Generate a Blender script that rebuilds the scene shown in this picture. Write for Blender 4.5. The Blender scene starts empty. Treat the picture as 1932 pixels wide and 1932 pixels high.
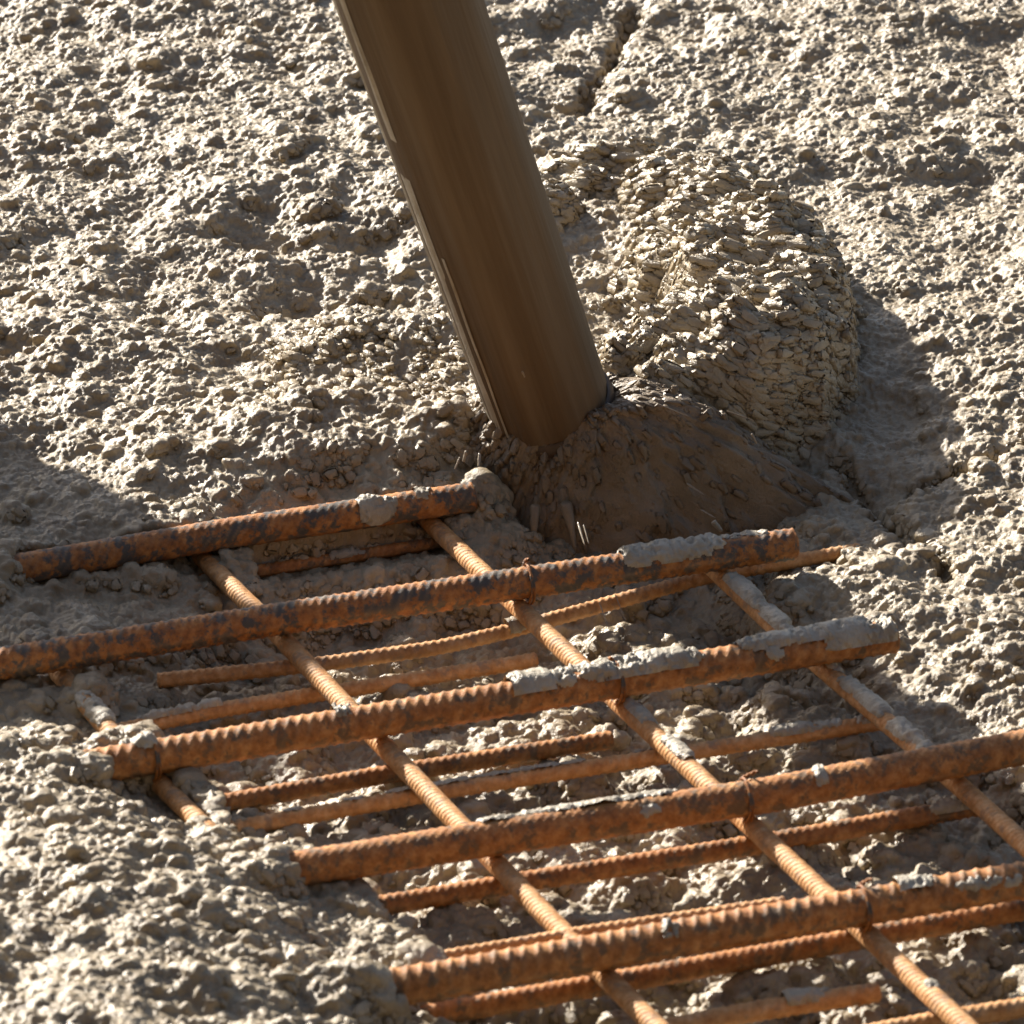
import bpy, math
import numpy as np
R = math.radians
sc = bpy.context.scene

# ------------------------------------------------------------------ camera
PITCH, DIST, WIDE = R(24), 4.5, .77          # looks down 24 deg, 4.5 m away, 0.77 m wide at the mat
CY, CZ = -DIST*math.cos(PITCH), DIST*math.sin(PITCH)
cam = bpy.data.cameras.new('camera'); co = bpy.data.objects.new('camera', cam)
sc.collection.objects.link(co); sc.camera = co
co.location = (0, CY, CZ); co.rotation_euler = (math.pi/2-PITCH, 0, 0)
cam.sensor_width = 36; cam.lens = 36*DIST/WIDE
cam.clip_start = .1; cam.clip_end = 200
cam.dof.use_dof = True; cam.dof.focus_distance = 4.62; cam.dof.aperture_fstop = 18

# ------------------------------------------------------------------ light
SUN_EL, SUN_AZ = R(28.5), R(39)                # sun behind the scene, AZ to the left of straight ahead
sv = (-math.sin(SUN_AZ)*math.cos(SUN_EL), math.cos(SUN_AZ)*math.cos(SUN_EL), math.sin(SUN_EL))
sun = bpy.data.lights.new('sun', 'SUN'); so = bpy.data.objects.new('sun', sun)
sc.collection.objects.link(so)
sun.energy = 5.0; sun.angle = R(1.0); sun.color = (1, .94, .85)
from mathutils import Vector
so.rotation_euler = Vector(sv).to_track_quat('Z', 'Y').to_euler()
w = bpy.data.worlds.new('World'); sc.world = w; w.use_nodes = True
nt = w.node_tree; bg = nt.nodes['Background']; sky = nt.nodes.new('ShaderNodeTexSky')
sky.sky_type = 'NISHITA'; sky.sun_disc = False; sky.sun_elevation = SUN_EL
sky.sun_rotation = -SUN_AZ
sky.dust_density = 2.0; sky.ozone_density = .6; sky.air_density = .9
nt.links.new(sky.outputs[0], bg.inputs[0]); bg.inputs[1].default_value = .06
sc.view_settings.view_transform = 'Standard'; sc.view_settings.look = 'None'
sc.view_settings.exposure = 1.36; sc.view_settings.gamma = 1
sc.cycles.max_bounces = 4; sc.cycles.diffuse_bounces = 3; sc.cycles.glossy_bounces = 2
sc.cycles.transparent_max_bounces = 2; sc.cycles.sample_clamp_indirect = 4

# ------------------------------------------------------------------ helpers
FPX = 1932*DIST/WIDE
def at(u, v, z=0.):
    """point of the photograph (1932 px wide) taken to a real height z"""
    a, b = (u-966)/FPX, (966-v)/FPX
    d = np.array([a, math.cos(PITCH)+b*math.sin(PITCH), -math.sin(PITCH)+b*math.cos(PITCH)])
    t = (z-CZ)/d[2]
    return np.array([d[0]*t, CY+d[1]*t, z])

def hsh(i, j, s):
    n = (i*374761393 + j*668265263 + s*1442695041) & 0xffffffff
    n = ((n ^ (n >> 13))*1274126177) & 0xffffffff
    n = (n ^ (n >> 16))
    return (n & 0xffffff)/float(0xffffff)
def noise(x, y, s=0):
    """value noise, 0..1"""
    xi, yi = np.floor(x).astype(np.int64), np.floor(y).astype(np.int64)
    fx, fy = x-xi, y-yi
    fx = fx*fx*fx*(fx*(fx*6-15)+10); fy = fy*fy*fy*(fy*(fy*6-15)+10)
    a = hsh(xi, yi, s)*(1-fx)+hsh(xi+1, yi, s)*fx
    b = hsh(xi, yi+1, s)*(1-fx)+hsh(xi+1, yi+1, s)*fx
    return a*(1-fy)+b*fy
def fbm(x, y, s=0, o=4):
    r = 0.; a = 1.; t = 0.
    for k in range(o):
        r = r+a*noise(x*2**k+k*17.3, y*2**k-k*9.1, s+k); t += a; a *= .5
    return r/t
def blur(h, sig):
    r = int(math.ceil(sig*2.6)); k = np.exp(-np.arange(-r, r+1)**2/(2*sig*sig)); k /= k.sum()
    p = np.pad(h, ((r, r), (0, 0)), 'edge'); o = sum(k[i]*p[i:i+h.shape[0]] for i in range(2*r+1))
    p = np.pad(o, ((0, 0), (r, r)), 'edge'); return sum(k[i]*p[:, i:i+h.shape[1]] for i in range(2*r+1))

def link(name, verts, quads, mat, parent=None, smooth=True, attr=None):
    me = bpy.data.meshes.new(name)
    verts = np.asarray(verts, dtype=np.float32); quads = np.asarray(quads, dtype=np.int32)
    n = quads.shape[1]
    me.vertices.add(len(verts)); me.vertices.foreach_set('co', verts.ravel())
    me.loops.add(quads.size); me.loops.foreach_set('vertex_index', quads.ravel())
    me.polygons.add(len(quads)); me.polygons.foreach_set('loop_start', np.arange(0, quads.size, n, dtype=np.int32))
    me.update(calc_edges=True); me.validate()
    if smooth: me.polygons.foreach_set('use_smooth', np.ones(len(me.polygons), dtype=bool))
    if attr is not None:
        at_ = me.attributes.new('crest', 'FLOAT', 'POINT'); at_.data.foreach_set('value', np.asarray(attr, dtype=np.float32))
    me.materials.append(mat)
    o = bpy.data.objects.new(name, me); sc.collection.objects.link(o)
    if parent: o.parent = parent
    return o
def gridq(ny, nx, mask=None):
    i = np.arange(ny*nx).reshape(ny, nx)
    q = np.stack([i[:-1, :-1], i[:-1, 1:], i[1:, 1:], i[1:, :-1]], -1).reshape(-1, 4)
    if mask is not None:
        m = (mask[:-1, :-1] | mask[:-1, 1:] | mask[1:, 1:] | mask[1:, :-1]).ravel(); q = q[m]
    return q
def compact(v, q):
    used = np.unique(q); mp = np.zeros(len(v), np.int64); mp[used] = np.arange(len(used))
    return v[used], mp[q]
def tag(o, label=None, cat=None, group=None, kind=None):
    if label: o['label'] = label
    if cat: o['category'] = cat
    if group: o['group'] = group
    if kind: o['kind'] = kind
    return o

# ------------------------------------------------------------------ materials
def mat(name):
    m = bpy.data.materials.new(name); m.use_nodes = True
    return m, m.node_tree, m.node_tree.nodes['Principled BSDF']
def tex(t, scale, detail=4, rough=.6, coord='Object', vec=None):
    n = t.nodes.new('ShaderNodeTexNoise'); n.inputs['Scale'].default_value = scale
    n.inputs['Detail'].default_value = detail; n.inputs['Roughness'].default_value = rough
    if vec is None:
        c = t.nodes.new('ShaderNodeTexCoord'); vec = c.outputs[coord]
    t.links.new(vec, n.inputs['Vector']); return n
def ramp(t, src, stops):
    r = t.nodes.new('ShaderNodeValToRGB'); e = r.color_ramp.elements
    while len(e) < len(stops): e.new(.5)
    for k, (p, c) in enumerate(stops):
        e[k].position = p; e[k].color = (*c, 1) if len(c) == 3 else c
    t.links.new(src, r.inputs[0]); return r
def g(v): return (v, v, v)
def bump(t, b, srcs):
    prev = None
    for src, dist, st in srcs:
        n = t.nodes.new('ShaderNodeBump'); n.inputs['Distance'].default_value = dist; n.inputs['Strength'].default_value = st
        t.links.new(src, n.inputs['Height'])
        if prev: t.links.new(prev.outputs[0], n.inputs['Normal'])
        prev = n
    t.links.new(prev.outputs[0], b.inputs['Normal'])

def concrete(name, c0, c1, c2, r0, r1, b1=.0009, b2=.0005):
    m, t, b = mat(name)
    n = tex(t, 28, 6); r = ramp(t, n.outputs[0], [(.3, c0), (.52, c1), (.72, c2)])
    t.links.new(r.outputs[0], b.inputs['Base Color'])
    n2 = tex(t, 60, 3); r2 = ramp(t, n2.outputs[0], [(.35, g(r0)), (.68, g(r1))])
    t.links.new(r2.outputs[0], b.inputs['Roughness'])
    n3 = tex(t, 420, 3, .6); n4 = tex(t, 1100, 2, .5)
    bump(t, b, [(n3.outputs[0], b1, 1), (n4.outputs[0], b2, 1)])
    b.inputs['Specular IOR Level'].default_value = .55
    return m
M_CON = concrete('wet_concrete', (.225, .170, .104), (.31, .246, .158), (.40, .328, .225), .27, .60, .0009, .0006)
M_HEAP = concrete('flowing_concrete', (.25, .192, .120), (.345, .277, .182), (.43, .36, .25), .22, .42, .0008, .0005)
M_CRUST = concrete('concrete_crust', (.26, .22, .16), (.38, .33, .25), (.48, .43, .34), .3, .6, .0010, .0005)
M_STREAM = concrete('shaded_falling_concrete', (.14, .10, .058), (.19, .14, .086), (.25, .19, .125), .35, .6, .0008, .0004)  # darker brown also carries the shade of the heap front in its colour
M_DROP = concrete('cement_drop', (.22, .18, .12), (.26, .21, .15), (.30, .25, .18), .2, .35, .0002, .0001)

def rust(name, lo, mid, hi, grey, amt, film=(.42, .27, .14)):
    m, t, b = mat(name)
    n = tex(t, 130, 6, .65); r = ramp(t, n.outputs[0], [(.32, lo), (.5, mid), (.7, hi)])
    n2 = tex(t, 75, 5, .7); r2 = ramp(t, n2.outputs[0], [(amt-.03, g(0)), (amt+.05, g(1))])
    mx = t.nodes.new('ShaderNodeMix'); mx.data_type = 'RGBA'
    t.links.new(r2.outputs[0], mx.inputs[0]); t.links.new(r.outputs[0], mx.inputs[6]); mx.inputs[7].default_value = (*grey, 1)
    at2 = t.nodes.new('ShaderNodeAttribute'); at2.attribute_name = 'crest'      # pale cement film on the rib crests, also painting the light they catch
    n7 = tex(t, 60, 3); ml = t.nodes.new('ShaderNodeMath'); ml.operation = 'MULTIPLY'
    r7 = ramp(t, n7.outputs[0], [(.38, g(.05)), (.7, g(.6))]); t.links.new(r7.outputs[0], ml.inputs[0]); t.links.new(at2.outputs['Fac'], ml.inputs[1])
    mx2 = t.nodes.new('ShaderNodeMix'); mx2.data_type = 'RGBA'; t.links.new(ml.outputs[0], mx2.inputs[0]); t.links.new(mx.outputs[2], mx2.inputs[6])
    mx2.inputs[7].default_value = (*film, 1)
    t.links.new(mx2.outputs[2], b.inputs['Base Color'])
    b.inputs['Roughness'].default_value = .62; b.inputs['Specular IOR Level'].default_value = .4
    n3 = tex(t, 900, 4, .6); n5 = tex(t, 200, 3)
    bump(t, b, [(n5.outputs[0], .0008, .8), (n3.outputs[0], .0004, 1)])
    return m
M_RUST = rust('rust_orange', (.20, .074, .018), (.39, .152, .038), (.58, .285, .095), (.15, .088, .045), .54)
M_SCALE = rust('rust_and_mill_scale', (.14, .052, .016), (.36, .134, .031), (.52, .235, .065), (.075, .066, .058), .50)
M_THIN = rust('rust_bright', (.36, .155, .050), (.55, .275, .10), (.68, .41, .21), (.34, .20, .11), .58)

# hose rubber smeared with cement, streaked along its length
m, t, b = mat('smeared_rubber'); M_HOSE = m
c = t.nodes.new('ShaderNodeTexCoord'); mp = t.nodes.new('ShaderNodeMapping'); mp.inputs['Scale'].default_value = (1, 1, .035)
t.links.new(c.outputs['Object'], mp.inputs[0])
n = tex(t, 60, 5, .6, vec=mp.outputs[0]); r = ramp(t, n.outputs[0], [(.3, (.082, .052, .027)), (.5, (.118, .078, .043)), (.72, (.165, .118, .072))])
t.links.new(r.outputs[0], b.inputs['Base Color']); b.inputs['Roughness'].default_value = .6; b.inputs['Specular IOR Level'].default_value = .3
n2 = tex(t, 260, 4, .6, vec=mp.outputs[0]); bump(t, b, [(n2.outputs[0], .0012, .8)])
m, t, b = mat('mouth_rubber'); M_RIM = m
n = tex(t, 90, 4); r = ramp(t, n.outputs[0], [(.35, (.035, .022, .013)), (.7, (.08, .05, .03))])
t.links.new(r.outputs[0], b.inputs['Base Color']); b.inputs['Roughness'].default_value = .5
m, t, b = mat('weathered_timber'); M_WOOD = m
c = t.nodes.new('ShaderNodeTexCoord'); mp = t.nodes.new('ShaderNodeMapping'); mp.inputs['Scale'].default_value = (1, 1, .06)
t.links.new(c.outputs['Object'], mp.inputs[0])
n = tex(t, 70, 6, .6, vec=mp.outputs[0]); r = ramp(t, n.outputs[0], [(.3, (.20, .12, .06)), (.7, (.38, .26, .15))])
t.links.new(r.outputs[0], b.inputs['Base Color']); b.inputs['Roughness'].default_value = .75
bump(t, b, [(n.outputs[0], .001, .7)])

# ------------------------------------------------------------------ fields of lumpy concrete
def control(pts, X, Y, sig, far=None):
    """smooth base height through control points (u, v, z), blended by distance"""
    P = np.array([at(*p) for p in pts])
    xs = np.arange(X[0], X[1]+.008, .008); ys = np.arange(Y[0], Y[1]+.008, .008)
    gx, gy = np.meshgrid(xs, ys)
    num = np.zeros_like(gx); den = np.zeros_like(gx)
    for p in P:
        d2 = (gx-p[0])**2+(gy-p[1])**2
        k = np.exp(-d2/(2*sig*sig))+1e-4/(1+(d2/sig**2)**2)
        num += k*p[2]; den += k
    return xs, ys, num/den
def bil(xs, ys, H, x, y):
    fx = np.clip((x-xs[0])/(xs[1]-xs[0]), 0, len(xs)-1.001); fy = np.clip((y-ys[0])/(ys[1]-ys[0]), 0, len(ys)-1.001)
    i, j = fx.astype(int), fy.astype(int); a, b = fx-i, fy-j
    return (H[j, i]*(1-a)+H[j, i+1]*a)*(1-b)+(H[j+1, i]*(1-a)+H[j+1, i+1]*a)*b

def stones(h, x0, y0, cell, n, rmin, rmax, rng, hf=(.35, .8), aniso=None, dens=None, K=6, sink=.35, foll=.55):
    """press n many-faced stones of radius rmin..rmax into the height sheet h (max splat)"""
    ny, nx = h.shape; out = np.full_like(h, -1e3).ravel()
    rad = rmin*(rmax/rmin)**(rng.random(n)**1.4)
    px = x0+rng.random(n)*nx*cell; py = y0+rng.random(n)*ny*cell
    if dens is not None:
        keep = rng.random(n) < dens(px, py); rad, px, py = rad[keep], px[keep], py[keep]; n = len(px)
    top = rad*(hf[0]+(hf[1]-hf[0])*rng.random(n))
    ang = (np.arange(K)[None]+rng.random((n, K))*.9)*(2*math.pi/K)
    sl = .45+1.5*rng.random((n, K))**1.3
    off = rad[:, None]*(.02+.30*rng.random((n, K)))
    tilt = (rng.random((n, 2))-.5)*.6
    st = np.ones(n); sa = rng.random(n)*math.pi
    st = 1+rng.random(n)*.7
    if aniso: sa, st = aniso(px, py, sa, st)
    ca, sn = np.cos(sa), np.sin(sa)
    order = np.argsort(rad); B = 12
    for ch in np.array_split(order, B):
        if len(ch) == 0: continue
        w_ = int(math.ceil(rad[ch].max()*st[ch].max()*1.15/cell))
        o = np.arange(-w_, w_+1); OX, OY = np.meshgrid(o, o); OX = OX.ravel(); OY = OY.ravel()
        for sub in np.array_split(ch, max(1, len(ch)*len(OX)//1500000)):
            ci = np.floor((px[sub]-x0)/cell).astype(int)[:, None]+OX; cj = np.floor((py[sub]-y0)/cell).astype(int)[:, None]+OY
            dx = x0+(ci+.5)*cell-px[sub][:, None]; dy = y0+(cj+.5)*cell-py[sub][:, None]
            wob = 1+.0*dx
            lx = (dx*ca[sub][:, None]+dy*sn[sub][:, None])/st[sub][:, None]; ly = (-dx*sn[sub][:, None]+dy*ca[sub][:, None])
            z = top[sub][:, None]+tilt[sub][:, :1]*lx+tilt[sub][:, 1:]*ly
            rr = (lx*lx+ly*ly)/rad[sub][:, None]**2
            z = z-rad[sub][:, None]*.25*rr
            for k in range(K):
                d = lx*np.cos(ang[sub, k])[:, None]+ly*np.sin(ang[sub, k])[:, None]
                z = np.minimum(z, top[sub][:, None]*1.15-(d-off[sub, k][:, None])*sl[sub, k][:, None])
            ok = (rr < 1.2) & (ci >= 0) & (cj >= 0) & (ci < nx) & (cj < ny) & (z > -sink*rad[sub][:, None])
            c0 = np.clip(((py[sub]-y0)/cell).astype(int), 0, ny-1); c1 = np.clip(((px[sub]-x0)/cell).astype(int), 0, nx-1)
            hl = h[np.clip(cj, 0, ny-1), np.clip(ci, 0, nx-1)]
            zz = z+h[c0, c1][:, None]*(1-foll)+hl*foll
            np.maximum.at(out, (cj[ok]*nx+ci[ok]), zz[ok])
    return np.maximum(h, out.reshape(h.shape))

def choppy(h, hb, x, y, cell, lam, sig=2.0):
    """push the tops of the lumps outwards so that they overhang like real stones"""
    s = blur(h, sig); gy_, gx_ = np.gradient(s, cell)
    rel = np.clip((h-hb)/.006, -.3, 1.2)
    m_ = np.sqrt(gx_**2+gy_**2)+1e-6; lim = np.minimum(m_, 1.2)/m_
    return x-gx_*lim*lam*rel, y-gy_*lim*lam*rel

# ---- the poured bed -------------------------------------------------------
BED = []
def row(v, us, z):
    for i, u in enumerate(us): BED.append((u, v, z if not hasattr(z, '__len__') else z[i]))
row(-160, range(-200, 2201, 200), .072); row(-20, range(-200, 2201, 200), .068)
row(120, [-200, 0, 200, 400, 600, 800, 1000, 1250, 1450, 1700, 1932, 2150], .062)
for p in [(1175, 60), (1150, 110), (1120, 150), (1095, 190)]: BED += [(p[0], p[1], .056)]
row(260, [-200, 0, 200, 400, 600, 800, 1000, 1250, 1450, 1700, 1932, 2150], .058)
row(380, [-200, 0, 200, 400, 600, 760, 1600, 1750, 1932, 2150], [.052, .052, .052, .056, .066, .06, .05, .05, .05, .05])
row(440, [500, 600, 700], .040)
row(500, [-200, 0, 200, 380, 1600, 1750, 1932, 2150], .05)
row(560, [640, 740, 820], .036)
row(600, [-200, 0, 200, 400, 1650, 1800, 1932, 2150], [.05, .05, .05, .048, .042, .045, .045, .045])
row(640, [600, 700, 800], [.060, .064, .060])
row(700, [-200, 0, 200, 380, 520, 1680, 1800, 1932, 2150], [.045, .045, .046, .05, .036, .03, .038, .042, .042])
row(720, [660, 780, 860], [.044, .052, .05])
row(800, [-200, 0, 200, 400, 600, 760, 880, 1650, 1760, 1850, 1960, 2150], [.04, .04, .044, .052, .056, .052, .045, .018, .035, .042, .04, .04])
row(865, [1700, 1800, 1900, 2100], [.012, .018, .02, .022])
row(900, [-200, 0, 150, 300, 450, 600, 750, 860, 1600], [.034, .032, .034, .038, .044, .048, .048, .044, .008])
for u in range(-60, 900, 50):            # the bank that the first thick bar lies against
    v = 1050-(u+60)*.118; BED += [(u, v-40, .038)]; BED += [(u, v+2, .022)]
    if u > 300: BED += [(u, v+70, .0)]
    if u > 400: BED += [(u, v+120, -.022)]
# right side, a low shelf
row(960, [1480, 1560, 1640, 1720, 1850, 1960, 2150], [-.012, -.006, .0, .016, .016, .018, .018])
row(1030, [1560, 1640, 1700, 1790, 1900, 2150], [-.006, -.002, -.002, .012, .014, .016])
row(1110, [1560, 1640, 1740, 1850, 2000, 2150], [-.008, -.0, .004, .008, .01, .012])
row(1190, [1560, 1660, 1760, 1900, 2150], [-.018, -.006, .0, .006, .01])
row(1280, [1650, 1760, 1880, 2000, 2150], [-.018, -.006, .0, .004, .006])
row(1350, [1720, 1830, 1932, 2050, 2200], [-.012, -.004, -.004, .0, .002])
row(1430, [1800, 1900, 2000, 2150], [-.030, -.022, -.012, -.01])
row(1560, [1900, 2000, 2150], -.04)
# left side, shaded lumps between the first and third thick bars
row(1130, [-200, 0, 120, 240, 330], [.012, .008, .006, .0, -.012])
row(1180, [-200, 0, 120, 230, 330, 420], [.006, .004, .002, -.008, -.02, -.035])
row(1290, [-200, 0, 90, 200, 300, 380], [.008, .006, .004, -.004, -.014, -.026])
row(1370, [-200, 0, 100, 200, 300, 400], [.008, .004, .0, -.006, -.024, -.035])
# low ground seen through the mat
row(1040, [950, 1100, 1250, 1380], -.028); row(1110, [620, 760, 900, 1050, 1200, 1400], -.036)
row(1180, [480, 620, 760, 900, 1050, 1200, 1350], -.044)
row(1260, [440, 560, 700, 850, 1000, 1150, 1300, 1480], -.046)
row(1350, [480, 600, 750, 900, 1050, 1200, 1350, 1500, 1600], -.040)
row(1440, [420, 560, 700, 850, 1000, 1150, 1300, 1450, 1600, 1700], -.038)
row(1530, [480, 600, 750, 900, 1050, 1200, 1350, 1500, 1650, 1800], -.036)
row(1620, [640, 780, 930, 1080, 1230, 1400, 1560, 1720, 1900, 2100], -.034)
row(1720, [800, 950, 1100, 1250, 1400, 1560, 1720, 1900, 2100], -.036)
row(1840, [900, 1050, 1200, 1350, 1500, 1650, 1800, 1932, 2100], -.040)
row(1960, [860, 1000, 1150, 1300, 1500, 1700, 1900, 2100], -.042); row(2120, [900, 1100, 1300, 1500, 1700, 1900, 2100], -.042)
# near left pile that covers the bar ends
for p in [(160, 1432, .020), (250, 1480, .012), (330, 1520, .006), (400, 1585, .004), (480, 1630, .012), (560, 1690, .004), (650, 1745, .000), (700, 1800, .0), (730, 1880, .004), (770, 1950, -.006), (600, 1720, .012)]: BED += [p]*2
row(1450, [-200, 0, 90], [.035, .03, .028]); row(1520, [-200, 0, 120, 240], [.045, .042, .04, .03])
row(1610, [-200, 0, 130, 260, 370], [.055, .052, .05, .042, .03]); row(1700, [-200, 0, 150, 300, 430, 520], [.06, .058, .056, .05, .042, .028])
row(1800, [-200, 0, 150, 300, 450, 580], [.066, .064, .062, .058, .048, .03]); row(1920, [-200, 0, 150, 300, 450, 600, 700], [.07, .07, .068, .064, .054, .038, .014])
row(2050, [-200, 0, 150, 300, 450, 600, 720], [.072, .072, .07, .066, .056, .04, .01]); row(2200, [-200, 0, 200, 400, 600], [.07, .07, .066, .05, .03])

XR, YR, CELL = (-.62, .62), (-1.02, 1.80), .0012
cp = control(BED, XR, YR, .021)
xs = np.arange(XR[0], XR[1], CELL); ys = np.arange(YR[0], YR[1], CELL)
GX, GY = np.meshgrid(xs, ys)
base = bil(*cp, GX, GY)
sq = lambda px, py, sa, st: ((sa/math.pi-.5)*1.6, st*1.2)
hp = lambda y: 1+.35*(y < -.2)
lowm = np.clip((-.010-base)/.02, 0, 1)
base += .020*(fbm(GX*9, GY*9, 5, 3)-.5)+(.018+.030*lowm)*(fbm(GX*26, GY*26, 11, 3)-.5)
nearl = np.clip((-.25-GY)/.1, 0, 1)*np.clip((-.02-GX)/.1, 0, 1)
def capf(segs, X, Y):
    """highest the concrete may stand so that a bar stays clear of it"""
    cap = np.full(X.shape, 9.)
    for pts, r in segs:
        for a, b in zip(pts[:-1], pts[1:]):
            d = b-a; L2 = d[0]**2+d[1]**2; traw = ((X-a[0])*d[0]+(Y-a[1])*d[1])/L2; t = np.clip(traw, 0, 1)
            qx, qy = a[0]+t*d[0], a[1]+t*d[1]; dist = np.hypot(X-qx, Y-qy); zc = a[2]+t*d[2]
            front = (Y < qy)
            c = np.where(front, zc-r*.75+.40*dist, np.where(dist < r*1.25, zc+r*.2, 9.))
            cap = np.where((dist < .045) & (traw > -.004) & (traw < 1.03), np.minimum(cap, c), cap)
    return cap
ZT, ZC = .0195, 0.
VIS = []
def vis(pts, z, r): VIS.append(([at(u, v, z) for u, v in pts], r))
vis([(30, 1075), (420, 1008), (870, 941)], ZT, .0118); vis([(0, 1252), (500, 1172), (1000, 1098), (1500, 1026)], ZT, .0118)
vis([(200, 1443), (950, 1320), (1690, 1199)], ZT, .0122); vis([(550, 1642), (870, 1590), (1450, 1500), (2080, 1382)], ZT, .0122)
vis([(715, 1867), (870, 1842), (1450, 1741), (2080, 1636)], ZT, .0124)
vis([(372, 1043), (490, 1160), (680, 1362), (880, 1570), (1090, 1790), (1330, 2030)], ZC, .0068)
vis([(800, 975), (935, 1105), (1130, 1290), (1360, 1505), (1590, 1720), (1930, 2040)], ZC, .007)
vis([(1340, 1068), (1480, 1200), (1740, 1420), (1932, 1592), (2080, 1730)], ZC, .0068)
vis([(105, 1262), (135, 1296)], ZC, .0068); vis([(190, 1365), (250, 1428)], ZC, .0068); vis([(300, 1478), (385, 1560)], ZC, .0068)
ZS = -.0125
vis([(470, 1082), (830, 1024)], ZS, .005); vis([(330, 1281), (600, 1254), (965, 1190), (1340, 1086), (1560, 1045)], ZS, .0055)
vis([(240, 1377), (420, 1338), (1010, 1246)], ZS, .0056); vis([(385, 1522), (700, 1466), (1152, 1396)], ZS-.004, .0066)
vis([(420, 1568), (900, 1482), (1640, 1366)], ZS, .0058); vis([(690, 1713), (1000, 1662), (1450, 1590), (1810, 1526)], ZS-.002, .007)
vis([(870, 1800), (1478, 1704)], .002, .0046); vis([(900, 1900), (1280, 1832), (2060, 1692)], ZS, .0076)
vis([(1150, 1962), (1655, 1872)], ZS, .0066); vis([(1500, 1978), (2060, 1880)], ZS, .0066)
def trench(x, y, pts, z, depth, wid):
    """a narrow furrow along picture points at height z"""
    P = [at(u, v, z) for u, v in pts]; dm = np.full(x.shape, 9.)
    for a, b in zip(P[:-1], P[1:]):
        d = (b-a)[:2]; t = np.clip(((x-a[0])*d[0]+(y-a[1])*d[1])/(d@d), 0, 1); dm = np.minimum(dm, np.hypot(x-a[0]-t*d[0], y-a[1]-t*d[1]))
    dm = dm+wid*.9*(noise(x*70, y*70, 77)-.5)
    return depth*np.exp(-(dm/wid)**2)
base -= trench(GX, GY, [(1580, 890), (1660, 965), (1745, 1045), (1795, 1090)], 0, .018, .0050)
base -= trench(GX, GY, [(1720, 880), (1830, 866), (1960, 838)], .025, .018, .007)
base -= trench(GX, GY, [(1190, 30), (1155, 110), (1090, 200)], .06, .024, .008)
base -= trench(GX, GY, [(540, 560), (680, 545), (840, 560)], .045, .020, .035)
base -= trench(GX, GY, [(470, 440), (600, 455), (720, 440)], .05, .014, .022)
base -= trench(GX, GY, [(260, 520), (330, 600)], .05, .012, .02)
base += trench(GX, GY, [(560, 660), (700, 640), (860, 650)], .055, .014, .016)
base += trench(GX, GY, [(480, 790), (700, 760), (860, 800)], .05, .010, .018)
CAP = capf(VIS, GX, GY)
base = np.minimum(base, CAP-.005)
# mounds that bury the bar ends
for (u, v, z, rad) in [(120, 1462, ZT, .030), (60, 1470, ZT, .035), (165, 1462, ZT, .018), (470, 1662, ZT, .030), (420, 1680, ZT, .035), (515, 1655, ZT, .018), (400, 1600, ZC, .024), (450, 1650, ZC, .03),
                       (620, 1888, ZT, .035), (670, 1880, ZT, .02), (640, 1730, ZS, .022), (790, 1822, 0, .016), (380, 1588, ZS, .012), (-60, 1090, ZT, .035), (0, 1085, ZT, .016),
                       (160, 1320, ZC-.006, .012), (60, 1230, ZC, .014), (900, 933, ZT-.004, .018)]:
    q = at(u, v, z); d = np.hypot(GX-q[0], GY-q[1])
    md = z+.0135+.006*noise(GX*90, GY*90, 88)-(d/rad)**2*.018; CAP = np.where((md > base) & (md > z+.004), 9., CAP); base = np.maximum(base, md)
rng = np.random.default_rng(7)
right = lambda x, y: 1/(1+np.exp(-(x-.10-(y-.2)*-.05)/.05))*(y > .05)       # right-hand field is finer
low = lambda x, y: np.clip((-.010-bil(*cp, x, y))/.02, 0, 1)
h = stones(base, XR[0], YR[0], CELL, 3000, .006, .0155, rng, (.34, .88), aniso=sq, dens=lambda x, y: (.42+.58*(y < -.18))*(1-.72*right(x, y))*(1-.5*low(x, y)))
h = stones(blur(h, 1.2), XR[0], YR[0], CELL, 12000, .0034, .0072, rng, (.36, .95), aniso=sq, dens=lambda x, y: (.35+.65*noise(x*14, y*14, 3))*(1-.35*right(x, y))*(1+.6*low(x, y)))
h = stones(h, XR[0], YR[0], CELL, 110000, .0016, .0036, rng, (.35, 1.0), aniso=sq, dens=lambda x, y: np.clip(1.7*noise(x*22, y*22, 4)-.2+.5*low(x, y), .05, 1))
h = blur(h, .6)
paste = blur(h, 5)+.0004+.0035*(fbm(GX*20, GY*20, 51, 2)-.62)
pf = .62+.38*np.clip(lowm+np.clip((.02-GY)/.05, 0, 1), 0, 1)
h = np.where(h > paste, h, paste+(h-paste)*pf)
h = np.minimum(h, CAP+.0045)
h += .0040*(fbm(GX*170, GY*170, 21, 3)-.5)+.0026*(fbm(GX*420, GY*420, 31, 2)-.5)
hb = blur(h, 7)
VX, VY = choppy(h, hb, GX, GY, CELL, .0035)
VX = VX+.0016*(noise(GX*260, GY*260, 41)-.5); VY = VY+.0016*(noise(GX*260, GY*260, 42)-.5)
BEDH = (xs, ys, h)
bed = link('fresh_concrete', np.stack([VX, VY, h], -1).reshape(-1, 3), gridq(*h.shape), M_CON)
tag(bed, 'lumpy wet beige concrete full of coarse gravel, spread around and under the rusty bars', 'concrete', kind='stuff')
# the site around it
gx = np.linspace(-14, 14, 161); gy = np.linspace(-12, 22, 181); AX, AY = np.meshgrid(gx, gy)
far = .05*(fbm(AX*.6, AY*.6, 8, 4)-.5)-.10
link_g = link('ground', np.stack([AX, AY, far], -1).reshape(-1, 3), gridq(*far.shape), M_CON)
tag(link_g, kind='structure')

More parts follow.
